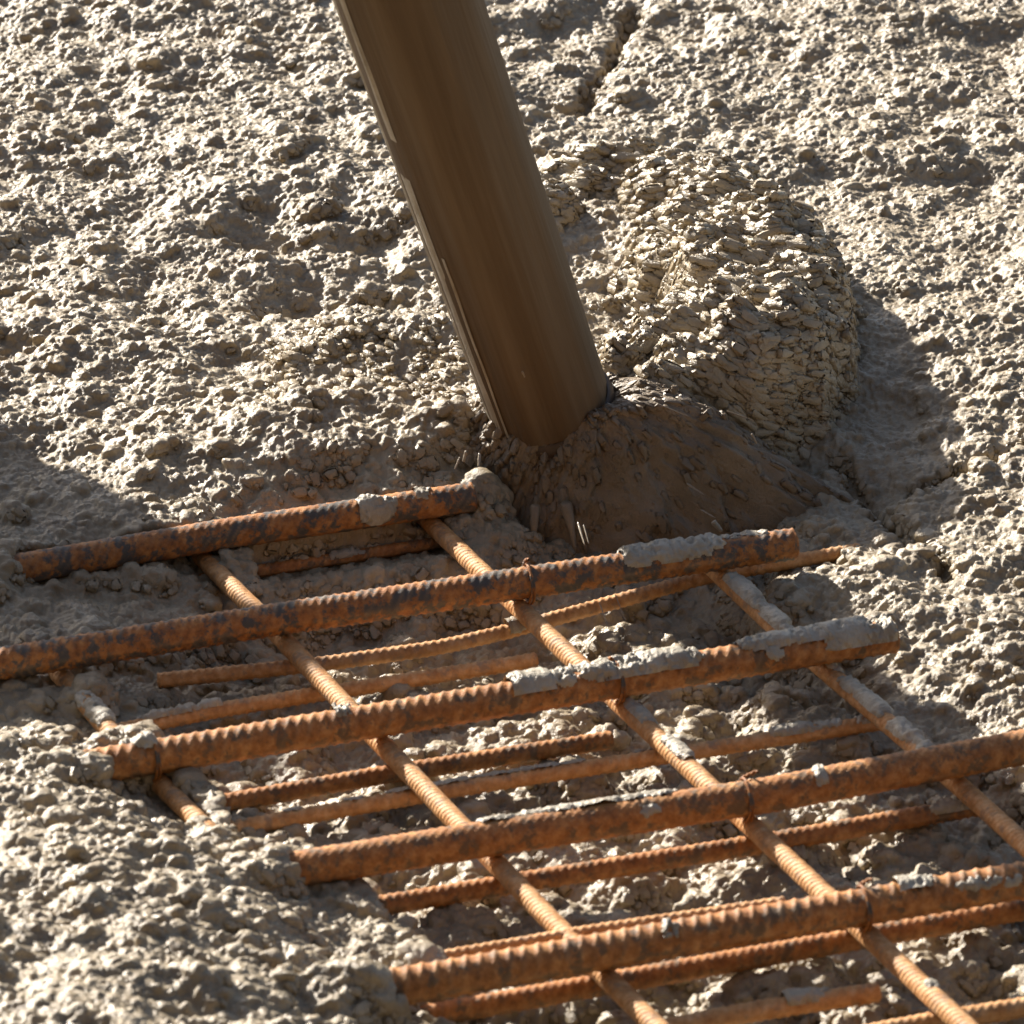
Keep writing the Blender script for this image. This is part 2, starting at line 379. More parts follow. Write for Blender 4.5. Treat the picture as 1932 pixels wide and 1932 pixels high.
# ---- the heap the hose is pouring ----------------------------------------
HP = [(1050, 360, .070), (1130, 320, .076), (1250, 320, .084), (1380, 380, .094), (1460, 460, .104), (1350, 480, .100), (1260, 430, .088), (1540, 560, .104),
      (1300, 580, .104), (1420, 580, .114), (1400, 690, .114), (1300, 680, .102), (1230, 590, .085), (1250, 660, .086), (1500, 600, .112), (1500, 680, .104),
      (1480, 750, .084), (1400, 760, .082), (1330, 760, .076), (1240, 770, .066), (1160, 800, .050), (1090, 815, .044), (1000, 825, .044), (930, 835, .044), (900, 790, .046),
      (1330, 850, .040), (1430, 850, .046), (1220, 860, .032), (1100, 880, .024), (980, 890, .024), (920, 890, .022),
      (900, 700, .04), (1000, 720, .03), (1100, 740, .03), (1165, 700, .002), (1190, 725, .004), (1100, 660, .01), (1120, 440, .024), (1130, 500, .018), (1140, 580, .022), (1125, 540, .018), (1060, 600, .02), (1000, 560, .02), (1175, 690, .002)]
OUT = [(990, 330), (1060, 285), (1130, 268), (1250, 272), (1370, 305), (1460, 355), (1530, 440), (1580, 530)]
FW = []
C0 = at(1280, 560, .08)
for u, v in OUT:
    q = at(u, v, .082); d = (q-C0)[:2]; FW.append(q[:2]+d/np.linalg.norm(d)*.018)
FW += [at(*p)[:2] for p in [(1604, 620, .03), (1606, 700, .02), (1590, 800, .005), (1555, 870, -.005), (1450, 925, -.015), (1330, 970, -.026), (1200, 1010, -.030), (1080, 1020, -.030), (960, 1010, -.028), (890, 965, -.015),
       (855, 910, .01), (835, 850, .03), (840, 760, .035), (890, 640, .04), (950, 480, .04)]]
P0 = at(1150, 640, .05)
ca_, cb_ = at(780, 1150, -.05), at(1720, 180, .03)
HX, HY, HC = (-.13, .36), (-.14, .76), .0012
cph = control(HP, HX, HY, .017)
hx = np.arange(HX[0], HX[1], HC); hy = np.arange(HY[0], HY[1], HC); QX, QY = np.meshgrid(hx, hy)
hbase = bil(*cph, QX, QY)
FP = np.array(FW)
ins = np.zeros(QX.shape, bool); dmin = np.full(QX.shape, 9.)
for a, b in zip(FP, np.roll(FP, -1, 0)):
    d = b-a; t = np.clip(((QX-a[0])*d[0]+(QY-a[1])*d[1])/(d@d), 0, 1)
    dmin = np.minimum(dmin, np.hypot(QX-a[0]-t*d[0], QY-a[1]-t*d[1]))
    c = ((a[1] > QY) != (b[1] > QY)) & (QX < (b[0]-a[0])*(QY-a[1])/(b[1]-a[1]+1e-12)+a[0]); ins ^= c
sd = np.where(ins, -dmin, dmin)+.010*(fbm(QX*40, QY*40, 57, 2)-.5)
lev = bil(xs, ys, blur(h, 8), QX, QY)
dd = np.clip(-sd/.046, 0, 1)
hbase = lev+(hbase-lev)*np.sqrt(np.clip(1-(1-dd)**2, 0, 1))-np.maximum(sd, 0)*1.6
rad_ = np.hypot(QX-P0[0], QY-P0[1]); an_ = np.arctan2(QY-P0[1], QX-P0[0])
hbase += .018*(fbm(QX*20, QY*34, 55, 3)-.5)+(.034*(fbm(QX*48, QY*80, 61, 2)-.5)-.010*np.clip(noise(QX*55, QY*75, 62)-.66, 0, 1)/.34)*np.clip(dd*3, 0, 1)
def flow(px, py, sa, st):
    f = np.clip((P0[1]-py+.02)/.10, 0, 1)                 # near the front the flow turns down towards the viewer
    a0 = np.where(px > P0[0]+.02, -.10-.25*f, -.10-1.0*f)
    return a0+(np.random.default_rng(3).random(len(px))-.5)*.45, 1.35+st*.75
rng = np.random.default_rng(19)
hh = stones(hbase, HX[0], HY[0], HC, 420, .005, .010, rng, (.45, .95), aniso=flow)
hh = stones(blur(hh, 1), HX[0], HY[0], HC, 2600, .0026, .0052, rng, (.5, 1.15), aniso=flow)
hh = stones(hh, HX[0], HY[0], HC, 9000, .0015, .003, rng, (.5, 1.1), aniso=flow)
hh = blur(hh, .7)
hh += .0022*(fbm(QX*90, QY*230, 71, 2)-.5)+.0018*(fbm(QX*300, QY*300, 73, 2)-.5)
hb2 = blur(hh, 7)
WX, WY = choppy(hh, hb2, QX, QY, HC, .0003)
mask = hh > bil(*BEDH, QX, QY)-.02
v_, q_ = compact(np.stack([WX, WY, hh], -1).reshape(-1, 3), gridq(*hh.shape, mask=mask))
heap = link('concrete_heap', v_, q_, M_HEAP)
tag(heap, 'domed heap of freshly poured concrete swelling round the foot of the hose', 'concrete heap')

# clods: half-sunk stones dragged along by the pour, set on every slope of the heap
def cube_sphere(n):
    vs, qs, ix = [], [], {}
    def key(p):
        k = tuple(np.round(p, 5))
        if k not in ix: ix[k] = len(vs); vs.append(p/np.linalg.norm(p))
        return ix[k]
    for ax_ in range(3):
        for sg in (-1, 1):
            for i in range(n):
                for j in range(n):
                    c4 = []
                    for a, b in ((i, j), (i+1, j), (i+1, j+1), (i, j+1)):
                        p = np.zeros(3); p[ax_] = sg; p[(ax_+1) % 3] = math.tan((2*a/n-1)*.785); p[(ax_+2) % 3] = math.tan((2*b/n-1)*.785)
                        c4.append(key(p))
                    qs.append(c4 if sg > 0 else c4[::-1])
    return np.array(vs), np.array(qs)
CSV, CSQ = cube_sphere(3)
def clods(name, P, N, D, L, W, Hh, matl, seed, parent=None, org=(0, 0, 0)):
    """ellipsoid-like clods at P, lying on normal N, drawn out along D"""
    rg = np.random.default_rng(seed); n = len(P)
    D = D-(D*N).sum(1)[:, None]*N; D /= np.linalg.norm(D, axis=1)[:, None]+1e-9; B = np.cross(N, D)
    sc_ = 1+.42*(rg.random((n, len(CSV)))-.5)
    ex = np.sign(CSV)*np.abs(CSV)**.8
    taper = 1-.45*(rg.random(n)[:, None]-.3)*CSV[None, :, 0]
    V = P[:, None]+(ex[None, :, 0]*L[:, None]*sc_)[..., None]*D[:, None]+(ex[None, :, 1]*W[:, None]*sc_*taper)[..., None]*B[:, None]+(ex[None, :, 2]*Hh[:, None]*sc_*taper)[..., None]*N[:, None]
    Q = (CSQ[None]+np.arange(n)[:, None, None]*len(CSV)).reshape(-1, 4)
    o = link(name, V.reshape(-1, 3)-np.array(org), Q, matl, parent=parent); o['kind'] = 'stuff'; return o
def pix(X, Y, Z):
    dy, dz = Y-CY, Z-CZ; dep = dy*math.cos(PITCH)-dz*math.sin(PITCH)
    return 966+FPX*X/dep, 966-FPX*(dy*math.sin(PITCH)+dz*math.cos(PITCH))/dep
hs = blur(hh, 1.6); sy_, sx_ = np.gradient(hs, HC)
rg = np.random.default_rng(77)
area = np.sqrt(1+sx_**2+sy_**2); okm = (hs > lev-.010)
pw = (area*okm).ravel(); pw /= pw.sum()
sel = rg.choice(hs.size, 24000, p=pw); jj_, ii_ = np.unravel_index(sel, hs.shape)
px_, py_ = hx[ii_]+(rg.random(len(sel))-.5)*HC, hy[jj_]+(rg.random(len(sel))-.5)*HC; pz_ = hs[jj_, ii_]
nn = np.stack([-sx_[jj_, ii_], -sy_[jj_, ii_], np.ones(len(sel))], -1); nn /= np.linalg.norm(nn, axis=1)[:, None]
uu_, vv_ = pix(px_, py_, pz_)
flank = area[jj_, ii_] > 1.5
keep = flank | (noise(px_*85, py_*150, 91)+.35*noise(px_*200, py_*300, 92) > .40+.22*rg.random(len(sel)))
# slope of the flow as the photograph shows it, by region of the heap
sl_ = np.where(vv_ < 420, .12, np.where(uu_ > 1430, -.05+.5*np.clip((vv_-640)/250, 0, 1), .35+.35*np.clip((vv_-450)/200, 0, 1)))
sl_ = np.where((uu_ < 1260) & (vv_ > 640) & (vv_ < 800), np.where(rg.random(len(sel)) < .5, -1.1, .6), sl_)+rg.normal(0, .22, len(sel))
den = .42+.91*sy_[jj_, ii_]; den = np.where(np.abs(den) < .25, np.sign(den+1e-9)*.25, den)
YD = np.clip(-(sl_+.91*sx_[jj_, ii_])/den, -2.2, 2.2); ZD = sx_[jj_, ii_]+sy_[jj_, ii_]*YD
DD = np.stack([np.ones(len(sel)), YD, ZD], -1)
k_ = keep; n_k = k_.sum(); q3 = rg.random(n_k)
Wd = .0008+.0034*q3**3.5; Ld = Wd*(1.6+1.7*rg.random(n_k)+.6*(q3 < .5)); Hd = Wd*(.7+.4*rg.random(n_k))
PP = np.stack([px_, py_, pz_], -1)[k_]+nn[k_]*(Hd*(-.45+.8*rg.random(n_k)+.2*flank[k_]))[:, None]
clods('clods', PP, nn[k_], DD[k_], Ld, Wd, Hd, M_HEAP, 5, parent=heap)
# stones standing out of the steep faces of the bed
hbs = blur(h, 2.5); by_, bx_ = np.gradient(hbs, CELL); ba = np.sqrt(1+bx_**2+by_**2)
pb_ = (ba*(ba > 1.35)*(h < CAP-.001)).ravel(); pb_ /= pb_.sum(); sb = rg.choice(hbs.size, 26000, p=pb_); j3, i3 = np.unravel_index(sb, hbs.shape)
n3_ = len(sb); N3 = np.stack([-bx_[j3, i3], -by_[j3, i3], np.ones(n3_)], -1); N3 /= np.linalg.norm(N3, axis=1)[:, None]
W3 = .0009+.0040*rg.random(n3_)**4
P3 = np.stack([xs[i3]+(rg.random(n3_)-.5)*CELL, ys[j3]+(rg.random(n3_)-.5)*CELL, hbs[j3, i3]], -1)+N3*(W3*(-.5+.8*rg.random(n3_)))[:, None]
clods('stones', P3, N3, rg.normal(0, 1, (n3_, 3)), W3*(1+.6*rg.random(n3_)), W3, W3*.85, M_CON, 33, parent=bed)
# loose clods thrown up along the left of the hose
m_ = 1500; uu2 = rg.uniform(500, 880, m_); vv2 = 612+rg.random(m_)*150+(880-uu2)*.02
t2 = noise(uu2/45, vv2/26, 95)+.3*noise(uu2/16, vv2/10, 96) > .62; uu2, vv2 = uu2[t2], vv2[t2]
G2 = np.array([at(a, b, .05) for a, b in zip(uu2, vv2)]); bh_ = bil(xs, ys, blur(h, 2), G2[:, 0], G2[:, 1])
n2_ = len(G2); W2 = .0010+.0040*rg.random(n2_)**2.5; dv = np.tile([.55, -1., 0], (n2_, 1))+rg.normal(0, .25, (n2_, 3))
N2 = np.tile([0, 0, 1.], (n2_, 1))+rg.normal(0, .15, (n2_, 3)); N2 /= np.linalg.norm(N2, axis=1)[:, None]
clods('clods', np.stack([G2[:, 0], G2[:, 1], bh_+W2*(rg.random(n2_)-.55)], -1), N2, dv, W2*(1+.8*rg.random(n2_)), W2, W2*.9, M_HEAP, 6, parent=heap)

# ------------------------------------------------------------------ reinforcement bars
def frame_path(pts, step):
    P = np.array(pts, float); seg = np.linalg.norm(np.diff(P, axis=0), axis=1); s = np.r_[0, np.cumsum(seg)]
    n = int(s[-1]/step)+1; ss = np.linspace(0, s[-1], n)
    # smooth the bends
    C = np.stack([np.interp(ss, s, P[:, k]) for k in range(3)], -1)
    if len(P) > 2:
        w_ = int(.03/step); k = np.hanning(2*w_+1); k /= k.sum()
        C = np.stack([np.convolve(np.pad(C[:, k2], w_, 'reflect', reflect_type='odd'), k, 'valid') for k2 in range(3)], -1)
    T = np.gradient(C, axis=0); T /= np.linalg.norm(T, axis=1)[:, None]
    U = np.cross(np.cross(T, [0, 0, 1.]), T); U /= np.linalg.norm(U, axis=1)[:, None]    # up across the bar
    S = np.cross(T, U)                                                                    # sideways, towards the viewer for bars running left to right
    return ss, C, T, U, S
def rib(s, th, r, pitch, amp, slant, twist):
    """two rows of crescent ribs and two long ribs"""
    th = (th+twist) % (2*math.pi)
    side = (th > math.pi)
    lo = np.where(side, th-math.pi, th)                         # 0..pi on each side
    cres = np.clip(np.sin(lo), 0, 1)**.7
    ph = (s+np.where(side, pitch*.5, 0)+slant*(lo-math.pi/2)*r*np.where(side, -1, 1))/pitch
    f = ph-np.floor(ph); prof = np.exp(-((f-.5)/.17)**2)
    d = np.minimum(np.abs(lo), np.abs(math.pi-lo))
    return amp*cres*prof+amp*.75*np.exp(-(d/.16)**2)
def make_bar(pts, r, matl, pitch=.0085, amp=.0011, slant=.9, twist=.35, nth=28, step=.001, seed=0, parent=None, origin=True):
    ss, C, T, U, S = frame_path(pts, step)
    n = len(ss); th = np.linspace(0, 2*math.pi, nth, endpoint=False)
    SS, TH = np.meshgrid(ss, th, indexing='ij')
    rb = rib(SS, TH, r, pitch, amp, slant, twist)
    rr = r-amp*.3+rb+.0006*(fbm(SS*160, TH*2.2, seed, 3)-.5)
    V = C[:, None]+rr[..., None]*(np.cos(TH)[..., None]*U[:, None]+np.sin(TH)[..., None]*S[:, None])
    # sawn ends: bevel ring + centre
    def cap(i, sgn):
        a = C[i]+sgn*T[i]*.0008+(rr[i]*.86)[:, None]*(np.cos(th)[:, None]*U[i]+np.sin(th)[:, None]*S[i])
        return a, C[i]+sgn*T[i]*.001
    a0, c0 = cap(0, -1); a1, c1 = cap(-1, 1)
    idx = np.arange(n*nth).reshape(n, nth); nx = np.roll(idx, -1, axis=1)
    Q = np.stack([idx[:-1], nx[:-1], nx[1:], idx[1:]], -1).reshape(-1, 4)
    N0 = n*nth; r0 = N0+np.arange(nth); r1 = N0+nth+np.arange(nth); k0, k1 = N0+2*nth, N0+2*nth+1
    Q = np.concatenate([Q, np.stack([r0, np.roll(r0, -1), nx[0], idx[0]], -1), np.stack([idx[-1], nx[-1], np.roll(r1, -1), r1], -1)])
    # centre fans as quads over pairs
    e = np.arange(0, nth, 2)
    f0 = np.stack([r0[(e+2) % nth], r0[(e+1) % nth], r0[e], np.full(len(e), k0)], -1)
    f1 = np.stack([r1[e], r1[(e+1) % nth], r1[(e+2) % nth], np.full(len(e), k1)], -1)
    Q = np.concatenate([Q, f0, f1])
    V = np.concatenate([V.reshape(-1, 3), a0, a1, [c0], [c1]])
    org = (C[0]+C[-1])/2
    atr = np.r_[np.clip(rb/amp, 0, 1).ravel(), np.zeros(2*nth+2)]
    o = link('reinforcing_bar', V-org, Q, matl, attr=atr); o.location = org
    return o, (ss, C, T, U, S, r, org)
def crust(bar, fr, sa, sb, tha, thb, thick, seed, cover=.5, spots=0., matl=None, label=None):
    """concrete sticking to a bar: a ragged skin between arc lengths sa..sb and angles tha..thb (0 = top, + = viewer's side)"""
    ss, C, T, U, S, r, org = fr
    st = .0009; s = np.arange(max(sa, .002), min(sb, ss[-1]-.001), st)
    th = np.linspace(tha, thb, max(8, int((thb-tha)*r/.0008)))
    Ci = np.stack([np.interp(s, ss, C[:, k]) for k in range(3)], -1)
    i = np.clip(np.searchsorted(ss, s), 0, len(ss)-1); Ti, Ui, Si = T[i], U[i], S[i]
    SS, TH = np.meshgrid(s, th, indexing='ij')
    A = TH*r
    n = fbm(SS*110, A*110, seed, 4)
    n = n*.72+.28*fbm(SS*420, A*420, seed+21, 2)
    n1 = fbm(SS*38, A*30, seed+9, 2)
    e = np.minimum(np.minimum(SS-s[0], (s[-1]-SS) if sb < ss[-1]-.002 else 9.)/.008, 1); et = np.minimum(np.minimum(TH-tha, thb-TH)/.5, 1)
    drip = np.clip((noise(SS*75, SS*0, seed+3)-.45)*1.6, 0, 1)
    et = np.maximum(et, 0)
    val = (n1-.5)*1.9+(n-.5)*2.6+cover*.9-(1-np.clip(e, 0, 1))*.6-(1-et)*(.75-.5*drip)
    t_ = np.clip(val, -.15, .8)*thick*1.6*(.75+.75*np.clip(np.cos(TH+.3), 0, 1)**2)
    rr = r+.0006+t_+.0022*np.where(t_ > 0, fbm(SS*260, A*260, seed+4, 3)-.3, 0)
    V = (Ci[:, None]+rr[..., None]*(np.cos(TH)[..., None]*Ui[:, None]+np.sin(TH)[..., None]*Si[:, None])-org).reshape(-1, 3)
    m_ = val > 0
    if m_.sum() < 12: return
    lab = np.where(m_, np.arange(m_.size).reshape(m_.shape)+1, 0)
    while True:                                   # separate lumps become separate crusts
        n_ = lab.copy()
        for ax_ in (0, 1):
            for d_ in (1, -1):
                sh_ = np.roll(lab, d_, ax_)
                if ax_ == 0: sh_[0 if d_ == 1 else -1] = 0
                else: sh_[:, 0 if d_ == 1 else -1] = 0
                n_ = np.where(m_, np.maximum(n_, sh_), 0)
        # jump to the label of the label
        f = np.concatenate([[0], n_.ravel()]); n_ = np.where(m_, np.maximum(n_, f[n_]), 0)
        if (n_ == lab).all(): break
        lab = n_
    ids, cnt = np.unique(lab[lab > 0], return_counts=True)
    for k in np.argsort(-cnt)[:14]:
        if cnt[k] < 40: continue
        v, q = compact(V, gridq(*m_.shape, mask=(lab == ids[k])))
        link('concrete_crust', v, q[:, ::-1], matl or M_CRUST, parent=bar)
ZT, ZC = .0195, 0.
def path(pts, z): return [at(u, v, z if not hasattr(z, '__len__') else z[k]) for k, (u, v) in enumerate(pts)]
def px2s(fr, u):
    if u > 1755 and fr is TH_[2][1]: return fr[0][-1]
    """arc length at which a bar crosses picture column u"""
    ss, C = fr[0], fr[1]
    uu = 966+FPX*C[:, 0]/((C[:, 1]-CY)*math.cos(PITCH)-(C[:, 2]-CZ)*math.sin(PITCH))
    o = np.argsort(uu); return float(np.interp(u, uu[o], ss[o]))
TH_ = []
thick = [
 ([(-140, 1102), (60, 1070), (420, 1008), (890, 938)], .0116, M_SCALE, 'thick rusty bar farthest up, lying along the foot of the concrete bank', (.8, 1.0)),
 ([(-160, 1277), (60, 1243), (500, 1172), (1000, 1098), (1497, 1026)], .0118, M_SCALE, 'thick rusty bar with grey mill scale whose sawn end stops free below the heap', (.6, 1.55)),
 ([(120, 1455), (260, 1433), (950, 1320), (1685, 1200)], .0122, M_RUST, 'thick rusty bar whose rounded right end is capped in grey concrete', (.5, 1.2)),
 ([(430, 1662), (870, 1590), (1450, 1500), (2080, 1382)], .0122, M_RUST, 'thick rusty bar with slanting ribs and a thin pale concrete film along its top', (1.0, 1.2)),
 ([(640, 1880), (870, 1842), (1450, 1741), (2080, 1636)], .0124, M_RUST, 'thick rusty bar nearest the camera, with square notch-like ribs along its top', (.3, 1.35)),
]
for k, (p, r, mt, lb, (sl, tw)) in enumerate(thick):
    zz = [ZT]*len(p)
    o, fr = make_bar(path(p, zz), r, mt, pitch=[.0068, .0068, .0086, .0068, .0098][k], amp=[.0007, .0009, .0012, .0009, .0014][k], slant=sl, twist=tw, nth=36, seed=100+k)
    tag(o, lb, 'steel bar', 'thick ribbed bars of the upper layer'); TH_.append((o, fr))
def cr(k, u0, u1, a, b, t, seed, cover=.5, lst=None, **kw):
    o, fr = (lst or TH_)[k]; crust(o, fr, px2s(fr, u0), px2s(fr, u1), a, b, t, seed, cover, **kw)
cr(0, 670, 745, -.3, 1.9, .0025, 1, .55); cr(0, 780, 870, -.6, 1.0, .0015, 2, .2)
cr(1, 1170, 1370, -1.5, 1.2, .0022, 3, .42); cr(1, 1350, 1450, -1.2, .5, .0014, 4, .45)
cr(1, 878, 925, -.6, 1.5, .0028, 5, .6); cr(1, 1005, 1035, -.5, .95, .0024, 6, .6); cr(1, 1085, 1110, -.2, 1.0, .0012, 7, .4)
cr(2, 960, 1330, -1.4, 1.0, .0026, 8, .55); cr(2, 1390, 1570, -1.4, .7, .0022, 9, .55); cr(2, 1545, 1760, -1.9, 1.35, .0026, 10, 1.0)
cr(2, 630, 690, -1.0, .9, .0030, 12, .5); cr(2, 200, 300, -1, .6, .0028, 14, .4)
cr(2, 1435, 1475, .4, 1.6, .0010, 15, .4)
cr(3, 900, 1290, -1.3, .0, .0010, 16, .28); cr(3, 1190, 1240, .6, 1.4, .0008, 18, .45); cr(3, 1528, 1552, -.6, 1.2, .0012, 19, .55)
cr(4, 1232, 1284, -.5, 1.35, .0026, 20, .62); cr(4, 1690, 1760, -.7, .6, .0018, 21, .3); cr(4, 1780, 1930, .3, 1.3, .0010, 23, .15)

CR_ = []
cross = [
 ([(60, 1218), (130, 1290), (235, 1412), (400, 1575), (470, 1640)], .0068, 'thin cross bar far left, partly buried, coming out of the left pile'),
 ([(352, 1022), (490, 1160), (680, 1362), (880, 1570), (1090, 1790), (1330, 2030)], .0068, 'thin cross bar second from left, sunlit, running from the bank to the bottom edge'),
 ([(790, 965), (935, 1105), (1130, 1290), (1360, 1505), (1590, 1720), (1930, 2040)], .0070, 'thin cross bar second from right, running from below the hose to the bottom edge'),
 ([(1322, 1050), (1480, 1200), (1740, 1420), (1932, 1592), (2080, 1730)], .0068, 'thin cross bar on the right, coated in pale concrete near the bar ends'),
]
for k, (p, r, lb) in enumerate(cross):
    o, fr = make_bar(path(p, [ZC]*len(p)), r, M_THIN, pitch=.0045, amp=.0008, slant=.4, twist=[1.1, .9, 1.1, 1.3][k], nth=26, step=.0007, seed=200+k)
    tag(o, lb, 'steel bar', 'thin ribbed cross bars'); CR_.append((o, fr))
o, fr = make_bar(path([(1560, 870), (1660, 965), (1745, 1045), (1800, 1092)], [-.020, -.016, -.0125, -.011]), .0055, M_RUST, pitch=.0052, amp=.0009, nth=20, seed=250)
tag(o, 'short sliver of rusty cross bar sunk in the concrete right of the heap', 'steel bar', 'thin ribbed cross bars')
def crc(k, u0, u1, a, b, t, seed, cover): cr(k, u0, u1, a, b, t, seed, cover, lst=CR_)
crc(3, 1375, 1500, -1.4, .9, .0022, 30, .85); crc(3, 1590, 1680, -1.0, 1.0, .0015, 31, .35); crc(3, 1500, 1590, -1, .4, .001, 36, .2)
crc(0, 150, 215, -1.5, 1.4, .0014, 32, .5); crc(0, 215, 250, -1.0, .6, .001, 33, .2); crc(2, 1170, 1300, -1.2, .7, .0012, 34, .42); crc(2, 1720, 1790, -1, .6, .001, 35, .3)
crc(3, 1690, 1760, -1.2, 1.2, .0022, 37, .6)

LW_ = []
ZS = -.0125
thin = [
 ([(330, 1102), (560, 1066), (830, 1024)], .0050, 'thin lower bar in the shade just below the farthest thick bar', ZS),
 ([(300, 1284), (600, 1254), (830, 1222), (965, 1190), (1050, 1166), (1340, 1086), (1620, 1038)], .0055, 'slightly bent thin lower bar passing under the free sawn end', [ZS, ZS, ZS, ZS, ZS-.0, ZS, -.008]),
 ([(190, 1386), (420, 1338), (1010, 1246)], .0056, 'thin lower bar ending in mid air above the dark hollow', ZS),
 ([(330, 1532), (700, 1466), (1152, 1396)], .0066, 'shaded thicker lower bar ending in mid air between the third and fourth thick bars', ZS-.004),
 ([(360, 1578), (900, 1482), (1680, 1360)], .0058, 'long thin lower bar with sunlit top, just above the fourth thick bar', ZS),
 ([(640, 1722), (1000, 1662), (1450, 1590), (1850, 1520)], .0070, 'lower bar running just below the fourth thick bar and into the right shelf', ZS-.002),
 ([(800, 1812), (1100, 1760), (1478, 1704)], .0046, 'very thin bar tucked tight along the far side of the nearest thick bar', .002),
 ([(760, 1925), (1280, 1832), (1932, 1715), (2060, 1692)], .0076, 'lower bar hidden beneath the near side of the nearest thick bar', ZS-.002),
 ([(1150, 1962), (1400, 1912), (1655, 1872)], .0066, 'short lower bar ending free at the bottom edge, with a pale crust near its end', ZS-.002),
 ([(1500, 1978), (1760, 1928), (2060, 1880)], .0066, 'lower bar cut by the bottom right corner of the view', ZS-.002),
]
for k, (p, r, lb, z) in enumerate(thin):
    zz = z if hasattr(z, '__len__') else [z]*len(p)
    o, fr = make_bar(path(p, zz), r, M_RUST if k in (0, 3, 5, 7) else M_THIN, pitch=.0062, amp=.0008, slant=.6, twist=1.3+.15*(k % 3), nth=24, seed=300+k)
    tag(o, lb, 'steel bar', 'thin ribbed bars of the lower layer'); LW_.append((o, fr))
def crl(k, u0, u1, a, b, t, seed, cover): cr(k, u0, u1, a, b, t, seed, cover, lst=LW_)
crl(1, 955, 985, -.8, 1.6, .0018, 50, .55); crl(2, 240, 420, -1.3, .6, .0016, 51, .4); crl(4, 1180, 1260, -1.2, .3, .0010, 52, .4); crl(4, 1450, 1640, -1.4, 1.0, .0016, 53, .5)
crl(4, 420, 1160, -1.2, .2, .0006, 54, .3); crl(8, 1480, 1590, -1.4, 1.1, .0016, 55, .65); crl(5, 1750, 1850, -1.2, 1.2, .002, 56, .5); crl(3, 330, 430, -1.5, 1.2, .002, 57, .45)
crl(0, 620, 710, -.6, 1.2, .0015, 58, .2); crl(8, 1620, 1645, -1.2, 1.2, .0014, 59, .6)

# ------------------------------------------------------------------ tie wires
def tube(path_, r, nth=8):
    P = np.array(path_); T = np.gradient(P, axis=0); T /= np.linalg.norm(T, axis=1)[:, None]+1e-12
    up = np.array([.3, .2, 1.]); A = np.cross(T, up); A /= np.linalg.norm(A, axis=1)[:, None]; B = np.cross(T, A)
    th = np.linspace(0, 2*math.pi, nth, endpoint=False)
    V = P[:, None]+r*(np.cos(th)[None, :, None]*A[:, None]+np.sin(th)[None, :, None]*B[:, None])
    idx = np.arange(len(P)*nth).reshape(len(P), nth); nx = np.roll(idx, -1, 1)
    Q = np.stack([idx[:-1], idx[1:], nx[1:], nx[:-1]], -1).reshape(-1, 4)
    return V.reshape(-1, 3), Q
def tie(fr, u, lb, seed):
    """loop of wire round a thick bar with a twisted tail"""
    ss, C, T, U, S, r, org = fr; s = px2s(fr, u); i = min(np.searchsorted(ss, s), len(ss)-1)
    c0, T0, U0, S0 = C[i], T[i], U[i], S[i]; rg = np.random.default_rng(seed)
    P = []
    for a in np.linspace(.15, 2*math.pi*1.9, 90):
        rr = r+.0016+(.003*np.exp(-((a % (2*math.pi))-math.pi)**2/.5))
        P.append(c0+rr*(math.cos(a)*U0+math.sin(a)*S0)+T0*(.0022*math.sin(a*.5)+.0012*(a/6)))
    e = P[-1]; d = U0*.5+T0*rg.uniform(-.8, .8)+S0*.4
    for k in range(1, 16):
        P.append(e+d*.0008*k+.0012*(math.cos(k*1.3)*T0+math.sin(k*1.3)*S0))
    v, q = tube(P, .0010); org = c0
    o = link('tie_wire', v-org, q, M_SCALE); o.location = org
    tag(o, lb, 'tie wire', 'wires tying the bars together'); return o
tie(TH_[1][1], 990, 'rusty tie wire knotted over the free-ended thick bar, below the hose', 1)
tie(TH_[2][1], 1160, 'rusty tie wire round the concrete-capped bar at its middle crossing', 2)
tie(TH_[2][1], 285, 'tie wire clotted with concrete at the left end of the concrete-capped bar', 3)
tie(TH_[3][1], 1402, 'tie wire round the fourth thick bar, right of its middle crossing', 4)
tie(TH_[4][1], 1622, 'tie wire round the nearest thick bar, at its right crossing', 5)

# ------------------------------------------------------------------ the hose
zm = .058
Mo = at(1040, 775, zm)                        # centre of the mouth
Tp = at(772, 0, zm+.39)
ax = Tp-Mo; Lh = np.linalg.norm(ax); ax /= Lh
root = bpy.data.objects.new('concrete_hose', None); sc.collection.objects.link(root); root.location = Mo
root.rotation_euler = Vector(ax).to_track_quat('Z', 'Y').to_euler()
tag(root, 'thick brown cement-smeared pump hose leaning down into the heap', 'hose')
nth = 96; prof = []
L_ = Lh*2.6
zs_ = np.r_[np.linspace(0, L_, 260)]
th = np.linspace(0, 2*math.pi, nth, endpoint=False)
ZZ, TT = np.meshgrid(zs_, th, indexing='ij')
rO = .0462+.0036*np.clip(ZZ/Lh, 0, 1.3)
rO = rO+.0007*(fbm(TT*6/(2*math.pi)*6, ZZ*2.5, 90, 3)-.5)*2*np.sin(TT/2)**.5+.0006*np.sin(TT*9+1)
bend = .012*np.clip(ZZ/Lh, 0, 3)**2
def ringV(Rm, Z): return np.stack([Rm*np.cos(TT[:Z.shape[0]]), Rm*np.sin(TT[:Z.shape[0]]), Z], -1)
Vo = ringV(rO, ZZ); Vi = ringV(rO-.006, ZZ)
n_ = len(zs_); idx = np.arange(n_*nth).reshape(n_, nth); nx = np.roll(idx, -1, 1)
Qo = np.stack([idx[:-1], nx[:-1], nx[1:], idx[1:]], -1).reshape(-1, 4)
Qi = Qo[:, ::-1]+n_*nth
Qr = np.stack([idx[0]+n_*nth, nx[0]+n_*nth, nx[0], idx[0]], -1); Qt = np.stack([idx[-1], nx[-1], nx[-1]+n_*nth, idx[-1]+n_*nth], -1)
